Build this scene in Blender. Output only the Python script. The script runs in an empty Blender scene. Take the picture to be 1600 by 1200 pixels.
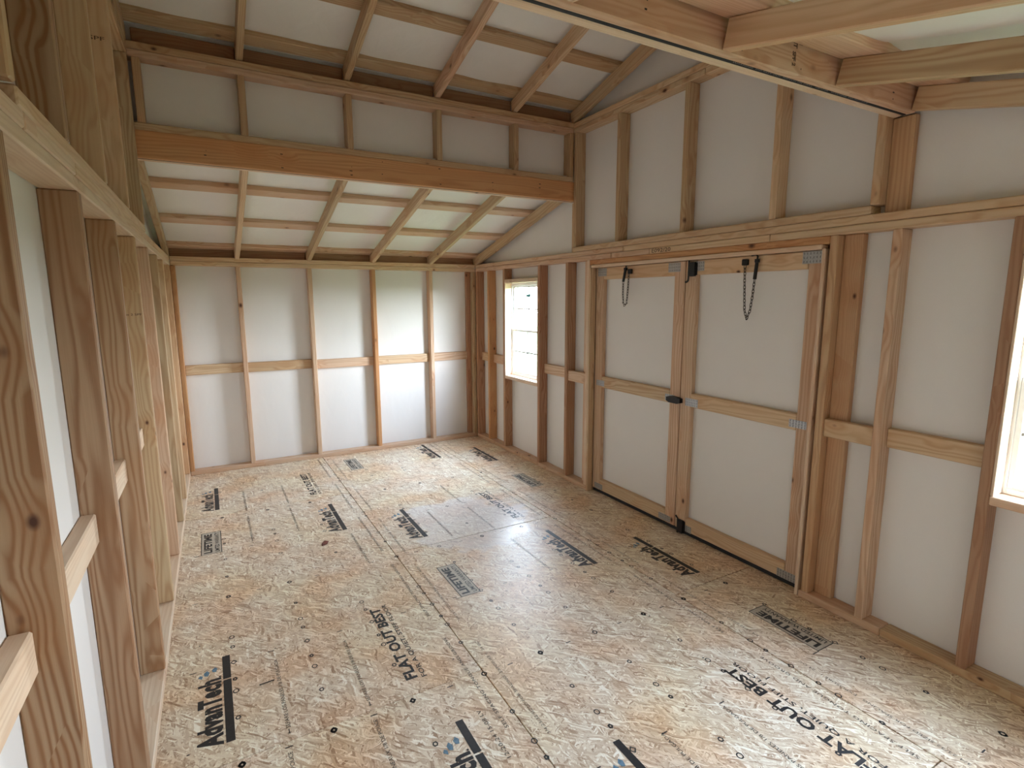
import bpy, bmesh, math, random
from mathutils import Matrix, Vector
random.seed(7)
C = bpy.context.scene.collection
SC = bpy.context.scene

# ------------------------------------------------------------------ camera
yaw, pitch, roll, FPX = 0.509974, -0.156477, -0.0040935, 847.797
f = Vector((math.sin(yaw)*math.cos(pitch), math.cos(yaw)*math.cos(pitch), math.sin(pitch)))
r = Vector((math.cos(yaw), -math.sin(yaw), 0.0)); u = r.cross(f)
r2 = r*math.cos(roll) + u*math.sin(roll); u2 = -r*math.sin(roll) + u*math.cos(roll)
cam = bpy.data.cameras.new('camera'); cam.sensor_width = 36; cam.lens = 36*FPX/1600
cam.clip_start = 0.02; cam.clip_end = 500
co = bpy.data.objects.new('camera', cam); C.objects.link(co)
m = Matrix(((r2.x, u2.x, -f.x), (r2.y, u2.y, -f.y), (r2.z, u2.z, -f.z))).to_4x4()
m.translation = Vector((-2.63401, -5.53283, 1.57285)); co.matrix_world = m
SC.camera = co

# ------------------------------------------------------------------ light
W = bpy.data.worlds.new('sky'); SC.world = W; W.use_nodes = True
nt = W.node_tree; nt.nodes.clear()
wo = nt.nodes.new('ShaderNodeOutputWorld'); bg = nt.nodes.new('ShaderNodeBackground')
tc = nt.nodes.new('ShaderNodeTexCoord'); sx = nt.nodes.new('ShaderNodeSeparateXYZ'); cr = nt.nodes.new('ShaderNodeValToRGB')
nt.links.new(tc.outputs['Generated'], sx.inputs[0]); nt.links.new(sx.outputs['Z'], cr.inputs[0])
cr.color_ramp.elements[0].position = 0.0; cr.color_ramp.elements[0].color = (0.90, 0.95, 1.0, 1)
cr.color_ramp.elements[1].position = 0.6; cr.color_ramp.elements[1].color = (0.66, 0.79, 1.0, 1)
nt.links.new(cr.outputs[0], bg.inputs[0]); nt.links.new(bg.outputs[0], wo.inputs[0])
bg.inputs[1].default_value = 60.0
SC.view_settings.view_transform = 'Standard'; SC.view_settings.look = 'None'
SC.view_settings.gamma = 1.0; SC.view_settings.use_curve_mapping = False
SC.view_settings.exposure = 0.4
SC.cycles.max_bounces = 14; SC.cycles.diffuse_bounces = 10; SC.cycles.glossy_bounces = 4
SC.cycles.transparent_max_bounces = 12; SC.cycles.transmission_bounces = 6
SC.cycles.sample_clamp_indirect = 8.0; SC.cycles.caustics_reflective = False; SC.cycles.caustics_refractive = False
SC.cycles.use_denoising = True

def portal(name, loc, rot, sx_, sy_):
    L = bpy.data.lights.new(name, 'AREA'); L.shape = 'RECTANGLE'; L.size = sx_; L.size_y = sy_
    L.cycles.is_portal = True
    o = bpy.data.objects.new(name, L); C.objects.link(o); o.location = loc; o.rotation_euler = rot
    return o
portal('window_daylight', (.13, -.989, 1.262), (0, math.pi/2, 0), .92, .62)
portal('window_daylight', (.13, -5.001, 1.262), (0, math.pi/2, 0), .92, .62)

# ------------------------------------------------------------------ materials
def newmat(name):
    M = bpy.data.materials.new(name); M.use_nodes = True
    t = M.node_tree; b = t.nodes['Principled BSDF']; return M, t, b
def N(t, typ, **kw):
    n = t.nodes.new(typ)
    for k, v in kw.items():
        if k in n.inputs: n.inputs[k].default_value = v
        else: setattr(n, k, v)
    return n
def mth(t, op, a, b=None, c=None, clamp=False):
    n = t.nodes.new('ShaderNodeMath'); n.operation = op; n.use_clamp = clamp
    for i, v in enumerate((a, b, c)):
        if v is None: continue
        if isinstance(v, (int, float)): n.inputs[i].default_value = v
        else: t.links.new(v, n.inputs[i])
    return n.outputs[0]
def ramp(t, inp, pts, interp='LINEAR'):
    n = t.nodes.new('ShaderNodeValToRGB'); n.color_ramp.interpolation = interp
    e = n.color_ramp.elements
    while len(e) < len(pts): e.new(0.5)
    for q, (p, c) in zip(e, pts):
        q.position = p; q.color = (c, c, c, 1) if isinstance(c, (int, float)) else (*c, 1)
    t.links.new(inp, n.inputs[0]); return n.outputs[0]
def mixc(t, fac, a, b, mode='MIX'):
    n = t.nodes.new('ShaderNodeMix'); n.data_type = 'RGBA'; n.blend_type = mode
    for i, v in ((0, fac), (6, a), (7, b)):
        if isinstance(v, (int, float)): n.inputs[i].default_value = v
        elif isinstance(v, tuple): n.inputs[i].default_value = (*v, 1)
        else: t.links.new(v, n.inputs[i])
    return n.outputs[2]

# pine: grain along the board's own X axis, board colour from the object colour
wood, t, b = newmat('pine_lumber')
tcx = N(t, 'ShaderNodeTexCoord'); oi = N(t, 'ShaderNodeObjectInfo')
comb = N(t, 'ShaderNodeCombineXYZ')
for i, k in enumerate((37.0, 0.11, 0.07)): t.links.new(mth(t, 'MULTIPLY', oi.outputs['Random'], k), comb.inputs[i])
add = N(t, 'ShaderNodeVectorMath', operation='ADD'); t.links.new(tcx.outputs['Object'], add.inputs[0]); t.links.new(comb.outputs[0], add.inputs[1])
P = add.outputs[0]
# knots
mk = N(t, 'ShaderNodeMapping'); mk.inputs['Scale'].default_value = (5.0, 8.0, 8.0); t.links.new(P, mk.inputs[0])
vk = N(t, 'ShaderNodeTexVoronoi'); vk.inputs['Scale'].default_value = 1.0; t.links.new(mk.outputs[0], vk.inputs['Vector'])
sk = N(t, 'ShaderNodeSeparateColor'); t.links.new(vk.outputs['Color'], sk.inputs[0])
has = mth(t, 'GREATER_THAN', sk.outputs[0], 0.26)
rad = mth(t, 'MULTIPLY_ADD', sk.outputs[1], 0.10, 0.06)
knot = mth(t, 'MULTIPLY', has, mth(t, 'SUBTRACT', 1.0, mth(t, 'SMOOTH_MIN', mth(t, 'DIVIDE', vk.outputs['Distance'], rad), 1.0, 0.15), clamp=True))
halo = mth(t, 'MULTIPLY', has, mth(t, 'SUBTRACT', 1.0, mth(t, 'DIVIDE', vk.outputs['Distance'], mth(t, 'MULTIPLY', rad, 4.5)), clamp=True))
# growth rings, bent around the knots
mg = N(t, 'ShaderNodeMapping'); mg.inputs['Scale'].default_value = (0.55, 6.0, 6.0); t.links.new(P, mg.inputs[0])
n1 = N(t, 'ShaderNodeTexNoise'); n1.inputs['Scale'].default_value = 1.6; n1.inputs['Detail'].default_value = 2.0; t.links.new(mg.outputs[0], n1.inputs['Vector'])
sp = N(t, 'ShaderNodeSeparateXYZ'); t.links.new(P, sp.inputs[0])
rr = mth(t, 'SQRT', mth(t, 'ADD', mth(t, 'POWER', mth(t, 'ADD', sp.outputs[1], 0.05), 2.0), mth(t, 'POWER', mth(t, 'ADD', sp.outputs[2], 0.04), 2.0)))
ph = mth(t, 'ADD', mth(t, 'MULTIPLY', rr, 150.0*2.9), mth(t, 'ADD', mth(t, 'MULTIPLY', n1.outputs[0], 46.0), mth(t, 'MULTIPLY', halo, 9.0)))
ring = mth(t, 'MULTIPLY_ADD', mth(t, 'SINE', ph), 0.5, 0.5)
ring = mth(t, 'POWER', ring, 1.7)
mf = N(t, 'ShaderNodeMapping'); mf.inputs['Scale'].default_value = (3.0, 260.0, 260.0); t.links.new(P, mf.inputs[0])
nf = N(t, 'ShaderNodeTexNoise'); nf.inputs['Scale'].default_value = 1.0; nf.inputs['Detail'].default_value = 3.0; t.links.new(mf.outputs[0], nf.inputs['Vector'])
ml = N(t, 'ShaderNodeMapping'); ml.inputs['Scale'].default_value = (1.3, 9.0, 9.0); t.links.new(P, ml.inputs[0])
nl = N(t, 'ShaderNodeTexNoise'); nl.inputs['Scale'].default_value = 1.0; nl.inputs['Detail'].default_value = 2.0; t.links.new(ml.outputs[0], nl.inputs['Vector'])
base = oi.outputs['Color']
dark = mixc(t, 1.0, base, (0.56, 0.38, 0.26), 'MULTIPLY')
# how strongly the rings show differs from board to board (alpha of the object colour)
amt = mth(t, 'MULTIPLY', ring, oi.outputs['Alpha'])
c = mixc(t, amt, base, dark)
c = mixc(t, ramp(t, nf.outputs[0], [(0.35, 0.0), (0.75, 0.16)]), c, dark)
c = mixc(t, ramp(t, nl.outputs[0], [(0.40, 0.0), (0.70, 0.42)]), c, mixc(t, 1.0, base, (0.93, 0.70, 0.55), 'MULTIPLY'))
c = mixc(t, mth(t, 'MULTIPLY', halo, 0.45), c, mixc(t, 1.0, base, (0.74, 0.47, 0.30), 'MULTIPLY'))
c = mixc(t, mth(t, 'MULTIPLY', knot, 1.5, clamp=True), c, (0.075, 0.026, 0.012))
t.links.new(c, b.inputs['Base Color']); b.inputs['Roughness'].default_value = 0.55
b.inputs['Specular IOR Level'].default_value = 0.35
bp = N(t, 'ShaderNodeBump'); bp.inputs['Strength'].default_value = 0.18; bp.inputs['Distance'].default_value = 0.002
t.links.new(mth(t, 'ADD', nf.outputs[0], mth(t, 'MULTIPLY', ring, 0.5)), bp.inputs['Height']); t.links.new(bp.outputs[0], b.inputs['Normal'])

def wrapmat(name, col, rough, strength):
    M, t, b = newmat(name)
    tc_ = N(t, 'ShaderNodeTexCoord')
    mp = N(t, 'ShaderNodeMapping'); mp.inputs['Scale'].default_value = (1.0, 1.0, 0.45); t.links.new(tc_.outputs['Object'], mp.inputs[0])
    n = N(t, 'ShaderNodeTexNoise'); n.inputs['Scale'].default_value = 7.0; n.inputs['Detail'].default_value = 3.0; n.inputs['Distortion'].default_value = 0.6
    t.links.new(mp.outputs[0], n.inputs['Vector'])
    g = N(t, 'ShaderNodeTexNoise'); g.inputs['Scale'].default_value = 420.0; t.links.new(tc_.outputs['Object'], g.inputs['Vector'])
    c = mixc(t, ramp(t, g.outputs[0], [(0.3, 0.0), (0.7, 0.13)]), col, tuple(x*0.8 for x in col))
    c = mixc(t, ramp(t, n.outputs[0], [(0.45, 0.0), (0.75, 0.12)]), c, tuple(x*0.86 for x in col))
    t.links.new(c, b.inputs['Base Color']); b.inputs['Roughness'].default_value = rough
    b.inputs['Specular IOR Level'].default_value = 0.5
    bp = N(t, 'ShaderNodeBump'); bp.inputs['Strength'].default_value = strength; bp.inputs['Distance'].default_value = 0.02
    t.links.new(n.outputs[0], bp.inputs['Height']); t.links.new(bp.outputs[0], b.inputs['Normal'])
    return M
wrap = wrapmat('white_wall_board', (0.77, 0.755, 0.735), 0.42, 0.10)
roofwrap = wrapmat('white_roof_film', (0.83, 0.82, 0.79), 0.33, 0.30)

# oriented strand board
osb, t, b = newmat('strand_board')
tcx = N(t, 'ShaderNodeTexCoord'); oi = N(t, 'ShaderNodeObjectInfo')
comb = N(t, 'ShaderNodeCombineXYZ'); t.links.new(mth(t, 'MULTIPLY', oi.outputs['Random'], 23.0), comb.inputs[0])
add = N(t, 'ShaderNodeVectorMath', operation='ADD'); t.links.new(tcx.outputs['Object'], add.inputs[0]); t.links.new(comb.outputs[0], add.inputs[1])
P = add.outputs[0]
nd = N(t, 'ShaderNodeTexNoise'); nd.inputs['Scale'].default_value = 14.0; nd.inputs['Detail'].default_value = 1.0; t.links.new(P, nd.inputs['Vector'])
vs = N(t, 'ShaderNodeVectorMath', operation='MULTIPLY_ADD'); t.links.new(nd.outputs['Color'], vs.inputs[0]); vs.inputs[1].default_value = (.035, .035, 0); t.links.new(P, vs.inputs[2])
lay = []
for ang, sx_, sy_ in ((70, 17, 130), (20, 19, 150), (112, 21, 160), (155, 18, 140), (90, 13, 110), (45, 17, 145)):
    mp0 = N(t, 'ShaderNodeMapping'); mp0.inputs['Rotation'].default_value = (0, 0, math.radians(ang)); t.links.new(vs.outputs[0], mp0.inputs[0])
    mp1 = N(t, 'ShaderNodeMapping'); mp1.inputs['Scale'].default_value = (sx_, sy_, 0.01); mp1.inputs['Location'].default_value = (ang*.37, ang*.91, 0); t.links.new(mp0.outputs[0], mp1.inputs[0])
    v = N(t, 'ShaderNodeTexVoronoi'); v.inputs['Scale'].default_value = 1.0; t.links.new(mp1.outputs[0], v.inputs['Vector'])
    s_ = N(t, 'ShaderNodeSeparateColor'); t.links.new(v.outputs['Color'], s_.inputs[0])
    lay.append((s_.outputs[0], s_.outputs[1]))
val = lay[0][0]; hgt = lay[0][1]
for a_, g_ in lay[1:]:
    k = mth(t, 'GREATER_THAN', g_, 0.62)
    n = t.nodes.new('ShaderNodeMix'); t.links.new(k, n.inputs[0]); t.links.new(val, n.inputs[2]); t.links.new(a_, n.inputs[3]); val = n.outputs[0]
mfib = N(t, 'ShaderNodeMapping'); mfib.inputs['Scale'].default_value = (260, 60, 1); mfib.inputs['Rotation'].default_value = (0, 0, .4); t.links.new(vs.outputs[0], mfib.inputs[0])
nfib = N(t, 'ShaderNodeTexNoise'); nfib.inputs['Scale'].default_value = 1.0; nfib.inputs['Detail'].default_value = 3.0; t.links.new(mfib.outputs[0], nfib.inputs['Vector'])
v2 = mth(t, 'MULTIPLY_ADD', mth(t, 'SUBTRACT', nfib.outputs[0], 0.5), 0.55, val)
col = ramp(t, v2, [(0.0, (0.34, 0.225, 0.145)), (0.18, (0.55, 0.42, 0.305)), (0.55, (0.67, 0.56, 0.43)), (0.82, (0.78, 0.69, 0.555)), (1.0, (0.90, 0.85, 0.74))])
npatch = N(t, 'ShaderNodeTexNoise'); npatch.inputs['Scale'].default_value = 3.2; npatch.inputs['Detail'].default_value = 2.0; t.links.new(P, npatch.inputs['Vector'])
col = mixc(t, ramp(t, npatch.outputs[0], [(0.44, 0.0), (0.66, 0.75)]), col, mixc(t, 1.0, col, (0.94, 0.74, 0.60), 'MULTIPLY'))
npt2 = N(t, 'ShaderNodeTexNoise'); npt2.inputs['Scale'].default_value = 2.1; npt2.inputs['Detail'].default_value = 1.0
off = N(t, 'ShaderNodeVectorMath', operation='ADD'); off.inputs[1].default_value = (9, 4, 2); t.links.new(P, off.inputs[0]); t.links.new(off.outputs[0], npt2.inputs['Vector'])
col = mixc(t, ramp(t, npt2.outputs[0], [(0.45, 0.0), (0.7, 0.45)]), col, mixc(t, 1.0, col, (1.05, 1.04, 0.86), 'MULTIPLY'))
# smoother damp film; its pale tint paints in the back wall's reflection
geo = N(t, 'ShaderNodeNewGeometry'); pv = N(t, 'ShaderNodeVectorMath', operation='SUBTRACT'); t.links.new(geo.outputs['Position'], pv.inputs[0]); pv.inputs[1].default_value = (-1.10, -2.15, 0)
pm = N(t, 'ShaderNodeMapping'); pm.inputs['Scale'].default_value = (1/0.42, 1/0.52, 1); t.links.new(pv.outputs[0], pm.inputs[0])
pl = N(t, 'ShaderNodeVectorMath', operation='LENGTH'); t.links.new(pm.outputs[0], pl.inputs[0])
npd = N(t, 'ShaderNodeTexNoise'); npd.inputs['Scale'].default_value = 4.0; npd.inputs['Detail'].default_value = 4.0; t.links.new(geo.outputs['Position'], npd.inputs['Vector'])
wet_glare = ramp(t, mth(t, 'MULTIPLY_ADD', npd.outputs[0], 1.3, mth(t, 'SUBTRACT', pl.outputs['Value'], 0.65)), [(0.86, 1.0), (1.0, 0.0)])
col = mixc(t, mth(t, 'MULTIPLY', wet_glare, 0.42), col, (0.70, 0.71, 0.75))
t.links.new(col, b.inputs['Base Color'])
t.links.new(mth(t, 'MULTIPLY_ADD', wet_glare, -0.10, 0.40), b.inputs['Roughness'])
b.inputs['Specular IOR Level'].default_value = 0.45
bp = N(t, 'ShaderNodeBump'); bp.inputs['Strength'].default_value = 0.22; bp.inputs['Distance'].default_value = 0.0016
t.links.new(v2, bp.inputs['Height']); t.links.new(mth(t, 'MULTIPLY_ADD', wet_glare, -0.2, 0.28), bp.inputs['Strength']); t.links.new(bp.outputs[0], b.inputs['Normal'])

def plain(name, col, rough=0.5, metal=0.0, noise=0.12, scale=60.0):
    M, t, b = newmat(name)
    tc_ = N(t, 'ShaderNodeTexCoord'); n = N(t, 'ShaderNodeTexNoise'); n.inputs['Scale'].default_value = scale; n.inputs['Detail'].default_value = 3.0
    t.links.new(tc_.outputs['Object'], n.inputs['Vector'])
    c = mixc(t, ramp(t, n.outputs[0], [(0.35, 0.0), (0.7, 1.0)]), col, tuple(x*(1-noise) for x in col))
    t.links.new(c, b.inputs['Base Color']); b.inputs['Roughness'].default_value = rough; b.inputs['Metallic'].default_value = metal
    return M
ink = plain('black_print_ink', (0.018, 0.017, 0.018), 0.5, 0, 0.5, 90)
fadeink = plain('faded_print_ink', (0.13, 0.10, 0.075), 0.55, 0, 0.5, 120)
washink = plain('thin_grey_wash', (0.50, 0.44, 0.35), 0.5, 0, 0.25, 90)
blueink = plain('blue_print_ink', (0.14, 0.25, 0.34), 0.5, 0, 0.4, 90)
greyink = plain('grey_print_wash', (0.40, 0.385, 0.35), 0.5, 0, 0.25, 90)
steel = plain('galvanised_steel', (0.52, 0.53, 0.54), 0.38, 0.8, 0.3, 180)
dimple = plain('pressed_steel_dimple', (0.26, 0.26, 0.27), 0.45, 0.7, 0.3, 180)
blackm = plain('black_hardware', (0.012, 0.012, 0.013), 0.45, 0.2, 0.3)
chainm = plain('dark_chain_steel', (0.05, 0.04, 0.035), 0.4, 0.6, 0.3)
vinyl = plain('white_vinyl', (0.86, 0.87, 0.88), 0.35, 0, 0.03)
grass = plain('lawn_grass', (0.06, 0.10, 0.04), 0.9, 0, 0.4, 3.0)
blackgap = plain('black_felt_and_gap_shade', (0.014, 0.013, 0.016), 0.7, 0, 0.3)  # felt between beam boards; also colours in the shade under the doors
teal = plain('teal_sticker', (0.03, 0.30, 0.36), 0.5, 0, 0.2)
redink = plain('dark_red_scrap', (0.16, 0.035, 0.02), 0.6, 0, 0.4)
glass, t, b = newmat('window_glass')
t.nodes.remove(b); out = t.nodes['Material Output']
tr = N(t, 'ShaderNodeBsdfTransparent'); tr.inputs[0].default_value = (0.93, 0.96, 0.95, 1); gl = N(t, 'ShaderNodeBsdfGlossy'); gl.inputs['Roughness'].default_value = 0.02
ge = N(t, 'ShaderNodeNewGeometry'); dt = N(t, 'ShaderNodeVectorMath', operation='DOT_PRODUCT'); ms = N(t, 'ShaderNodeMixShader')
t.links.new(ge.outputs['Normal'], dt.inputs[0]); t.links.new(ge.outputs['Incoming'], dt.inputs[1])
fr = mth(t, 'MULTIPLY_ADD', mth(t, 'POWER', mth(t, 'SUBTRACT', 1.0, mth(t, 'ABSOLUTE', dt.outputs['Value'])), 5.0), 0.92, 0.07, clamp=True)
t.links.new(fr, ms.inputs[0]); t.links.new(tr.outputs[0], ms.inputs[1]); t.links.new(gl.outputs[0], ms.inputs[2]); t.links.new(ms.outputs[0], out.inputs[0])

# ------------------------------------------------------------------ helpers
TON = {  # r, g, b, strength of the growth rings
 'y': (0.64, 0.485, 0.315, .45), 'p': (0.65, 0.475, 0.335, .45), 'o': (0.60, 0.345, 0.165, .5), 'r': (0.43, 0.255, 0.155, .6),
 'g': (0.54, 0.405, 0.25, .5), 'l': (0.72, 0.575, 0.43, .25), 'k': (0.42, 0.285, 0.175, 1.0), 'd': (0.30, 0.17, 0.09, .4), 'm': (0.57, 0.375, 0.22, .4)}
def tone(k):
    a = TON[k]; j = random.uniform(0.92, 1.08); h = random.uniform(-.02, .02)
    return (a[0]*j, (a[1]+h*.5)*j, (a[2]+h*.3)*j, a[3]*random.uniform(.7, 1.2))
def cbox(L, Wd, H, bev=0.004):
    """chamfered box, 24 vertices, centred"""
    x, y, z = L/2, Wd/2, H/2; bv = min(bev, x*.4, y*.4, z*.4)
    V, idx = [], {}
    for sx in (-1, 1):
        for sy in (-1, 1):
            for sz in (-1, 1):
                for k in range(3):
                    p = [sx*(x-bv), sy*(y-bv), sz*(z-bv)]
                    p[k] = (sx*x, sy*y, sz*z)[k]
                    idx[(sx, sy, sz, k)] = len(V); V.append(tuple(p))
    F = []
    S = (-1, 1)
    for k in range(3):
        for s in S:
            o1, o2 = [a for a in range(3) if a != k]
            q = []
            for a, b_ in ((-1, -1), (1, -1), (1, 1), (-1, 1)):
                c_ = [0, 0, 0]; c_[k] = s; c_[o1] = a; c_[o2] = b_; q.append(idx[(*c_, k)])
            F.append(q)
    for k in range(3):          # edges parallel to axis k
        o1, o2 = [a for a in range(3) if a != k]
        for a in S:
            for b_ in S:
                q = []
                for s, kk in ((-1, o1), (-1, o2), (1, o2), (1, o1)):
                    c_ = [0, 0, 0]; c_[k] = s; c_[o1] = a; c_[o2] = b_; q.append(idx[(*c_, kk)])
                F.append(q)
    for sx in S:
        for sy in S:
            for sz in S: F.append([idx[(sx, sy, sz, k)] for k in range(3)])
    return V, F
def fix(me):
    bm = bmesh.new(); bm.from_mesh(me); bmesh.ops.recalc_face_normals(bm, faces=bm.faces); bm.to_mesh(me); bm.free()
def world_of(o):
    v = Vector((0, 0, 0))
    while o is not None: v += o.location; o = o.parent
    return v
def joined(parts):
    V, F = [], []
    for v, q in parts: k = len(V); V += v; F += [[w+k for w in e] for e in q]
    return V, F
cache = {}
def place(name, me, parent, M, mat, colr=None, **props):
    if mat is not None and len(me.materials) == 0: me.materials.append(mat)
    o = bpy.data.objects.new(name, me); C.objects.link(o)
    if parent is not None:
        o.parent = parent; M = M.copy(); base_ = parent
        inv = PW[base_.name].inverted() if base_.name in PW else Matrix()
        PW[o.name] = M.copy(); o.matrix_basis = inv @ M
    else:
        PW[o.name] = M.copy(); o.matrix_basis = M
    if colr: o.color = colr
    for k, v in props.items(): o[k] = v
    return o
PW = {}
SKEW = math.atan(0.0107)
ML = Matrix.Translation((-2.8685, 0, 0)) @ Matrix.Rotation(-SKEW, 4, 'Z') @ Matrix.Translation((2.8685, 0, 0))
I4 = Matrix()
def mesh(name, V, F):
    me = bpy.data.meshes.new(name); me.from_pydata(V, [], F); fix(me); return me
AX = {'x': Matrix(((1, 0, 0), (0, 1, 0), (0, 0, 1))), 'y': Matrix(((0, -1, 0), (1, 0, 0), (0, 0, 1))), 'z': Matrix(((0, 0, -1), (0, 1, 0), (1, 0, 0)))}
def bd(name, parent, lo, hi, ax, tn, T=I4, mat=None, bev=0.004, **props):
    """straight board between two world corners, grain along ax"""
    d = [hi[i]-lo[i] for i in range(3)]; c_ = [(hi[i]+lo[i])/2 for i in range(3)]
    dims = {'x': (d[0], d[1], d[2]), 'y': (d[1], d[0], d[2]), 'z': (d[2], d[1], d[0])}[ax]
    key = (tuple(round(q, 4) for q in dims), bev, (mat or wood).name)
    if key not in cache: cache[key] = mesh(name, *cbox(*dims, bev))
    M = T @ Matrix.Translation(c_) @ AX[ax].to_4x4()
    return place(name, cache[key], parent, M, mat or wood, tone(tn) if tn else None, **props)
def sb(name, parent, x0, x1, y0, z0, y1, z1, h, tn, T=I4, **props):
    """sloped board in the y-z plane: (y,z) runs along its lower edge, h is its depth above that edge"""
    p0 = Vector((0, y0, z0)); p1 = Vector((0, y1, z1)); d = (p1-p0); L = d.length; d.normalize()
    n = Vector((0, -d.z, d.y));  n = n if n.z > 0 else -n
    c_ = (p0+p1)/2 + n*h/2; c_.x = (x0+x1)/2
    key = (round(L, 4), round(x1-x0, 4), round(h, 4), 'sb')
    if key not in cache: cache[key] = mesh(name, *cbox(L, x1-x0, h))
    w_ = d.cross(Vector((1, 0, 0))); yv = n.cross(d)
    M3 = Matrix((d, yv, n)).transposed()
    return place(name, cache[key], parent, T @ Matrix.Translation(c_) @ M3.to_4x4(), wood, tone(tn), **props)
def multi(boxes, bev=0.0):
    V, F = [], []
    for lo, hi in boxes:
        v, f_ = cbox(*[hi[i]-lo[i] for i in range(3)], bev or 0.0005)
        c_ = [(hi[i]+lo[i])/2 for i in range(3)]; n = len(V)
        V += [tuple(a+b_ for a, b_ in zip(p, c_)) for p in v]; F += [[i+n for i in q] for q in f_]
    return V, F
def root(name, boxes, mat, label, cat, T=I4, kind='structure', bev=0.0):
    o = place(name, mesh(name, *multi(boxes, bev)), None, T, mat); o['label'] = label; o['category'] = cat
    if kind: o['kind'] = kind
    return o
def empty(name, loc, label, cat, kind=None, group=None):
    o = bpy.data.objects.new(name, None); C.objects.link(o); o.location = loc; o.empty_display_size = .1
    PW[o.name] = Matrix.Translation(loc); o['label'] = label; o['category'] = cat
    if kind: o['kind'] = kind
    if group: o['group'] = group
    return o

# ------------------------------------------------------------------ dimensions (metres)
T2, D4 = 0.0381, 0.0889
XL = -2.8685                     # stud faces of the left wall (skewed by T=ML)
YN = -5.99                       # stud faces of the near wall
H0, H1, H2, H3 = 1.8645, 1.9026, 1.9407, 1.9788
def xl(y): return XL + 0.0107*y

# ------------------------------------------------------------------ ground outside
root('ground', [((-60, -70, -.60), (90, 60, -.45))], grass, 'sunlit green lawn seen through the windows', 'lawn')

# ------------------------------------------------------------------ floor
floor = root('floor', [((-3.12, -6.10, -.12), (.10, .10, -.0185))], wood, 'strand board subfloor printed with black maker stamps', 'floor')
floor.color = tone('k')
sheets = []
def sheet(x0, x1, y0, y1):
    g = 0.0022
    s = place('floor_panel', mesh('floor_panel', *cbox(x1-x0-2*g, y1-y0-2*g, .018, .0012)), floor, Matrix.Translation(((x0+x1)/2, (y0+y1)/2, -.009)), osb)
    sheets.append((x0, x1, y0, y1, s)); return s
SX = [(-3.10, -1.722), (-1.722, -.552), (-.552, .089)]
for (x0, x1), ys in zip(SX, ([.089, -1.155, -3.625, -6.09], [.089, -2.385, -4.82, -6.09], [.089, -1.13, -3.60, -6.09])):
    for a, b_ in zip(ys, ys[1:]): sheet(x0, x1, b_, a)

# ------------------------------------------------------------------ back wall
wb = root('wall_back', [((-3.12, .0889, -.02), (.10, .101, 2.14))], wrap, 'far eave wall of pine studs over white board', 'wall')
def xb(i): return i
bd('bottom_plate', wb, (-2.868, .0, 0), (0, D4, T2), 'x', 'p')
for x, k in zip((-2.832, -2.3305, -1.7209, -1.1113, -.5017, 0.0), 'oppopg'):
    bd('stud', wb, (x-T2, 0, T2), (x, D4, H0), 'z', k)
bd('stud', wb, (-.090, .048, T2), (-T2-.001, D4, H0), 'z', 'r')
bd('top_plate', wb, (-2.868, 0, H0), (0, D4, H1-.0018), 'x', 'y')
bd('top_plate', wb, (-2.868, 0, H1), (.0, D4, H2), 'x', 'y')
for a, b_, z in ((-2.832, -2.3686, .905), (-2.3305, -1.759, .902), (-1.7209, -1.1494, .893), (-1.1113, -.5398, .895), (-.5017, -.0905, .896)):
    bd('nailing_block', wb, (a, .051, z), (b_, D4, z+.089), 'x', random.choice('ypg'))

# ------------------------------------------------------------------ right wall
W1, W2, DR = (-1.303, -.675), (-5.297, -4.669), (-3.913, -2.087)
S0, S1 = .0889, .101
zs, ze = .7985, 1.7225
boxes = [((S0, W1[1], -.02), (S1, .10, H2)), ((S0, W1[0], -.02), (S1, W1[1], zs)), ((S0, W1[0], ze), (S1, W1[1], H2)), ((S0, DR[1], -.02), (S1, W1[0], H2)),
         ((S0, DR[0], 1.83), (S1, DR[1], H2)), ((S0, W2[1], -.02), (S1, DR[0], H2)), ((S0, W2[0], -.02), (S1, W2[1], zs)), ((S0, W2[0], ze), (S1, W2[1], H2)), ((S0, -6.10, -.02), (S1, W2[0], H2))]
wr = root('wall_right', boxes, wrap, 'door wall of pine studs over white board', 'wall')
def stud_r(y0, z0=T2, z1=H0, k='p', x0=0, x1=D4): return bd('stud', wr, (x0, y0, z0), (x1, y0+T2, z1), 'z', k)
bd('bottom_plate', wr, (0, -2.067, 0), (D4, -.0005, T2), 'y', 'p')
bd('bottom_plate', wr, (0, -4.335, 0), (D4, -3.932, T2), 'y', 'p')
bd('bottom_plate', wr, (0, YN, 0), (D4, -4.337, T2), 'y', 'g')
for y0, k in ((-.0385, 'r'), (-.325, 'o'), (-.675-.0003, 'r'), (-1.341, 'r'), (-1.777, 'r'), (-4.2571, 'p'), (-4.6685, 'r'), (-5.3355, 'r'), (-5.75, 'o'), (-5.99, 'o')):
    if abs(y0+.6753) < .001: stud_r(-.675, k='r')
    else: stud_r(y0, k=k)
# door posts: edge stud plus flat stud on each side
stud_r(-2.0670, k='l'); bd('flat_stud', wr, (.051, -2.0285, T2), (D4, -1.9400, H0), 'z', 'p')
stud_r(-3.9850, k='m'); bd('flat_stud', wr, (.051, -4.0745, T2), (D4, -3.9855, H0), 'z', 'm')
# jamb boards of the door opening
bd('jamb_board', wr, (-.004, -2.0890, 0), (.050, -2.0725, 1.806), 'z', 'y')
bd('jamb_board', wr, (-.004, -3.9300, 0), (.050, -3.9130, 1.806), 'z', 'l')
bd('header', wr, (0.004, -3.946, 1.8262), (D4, -2.028, H0-.0004), 'y', 'o')
bd('head_trim', wr, (-.004, -3.9120, 1.8035), (.050, -2.090, 1.8258), 'y', 'l')
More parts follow.
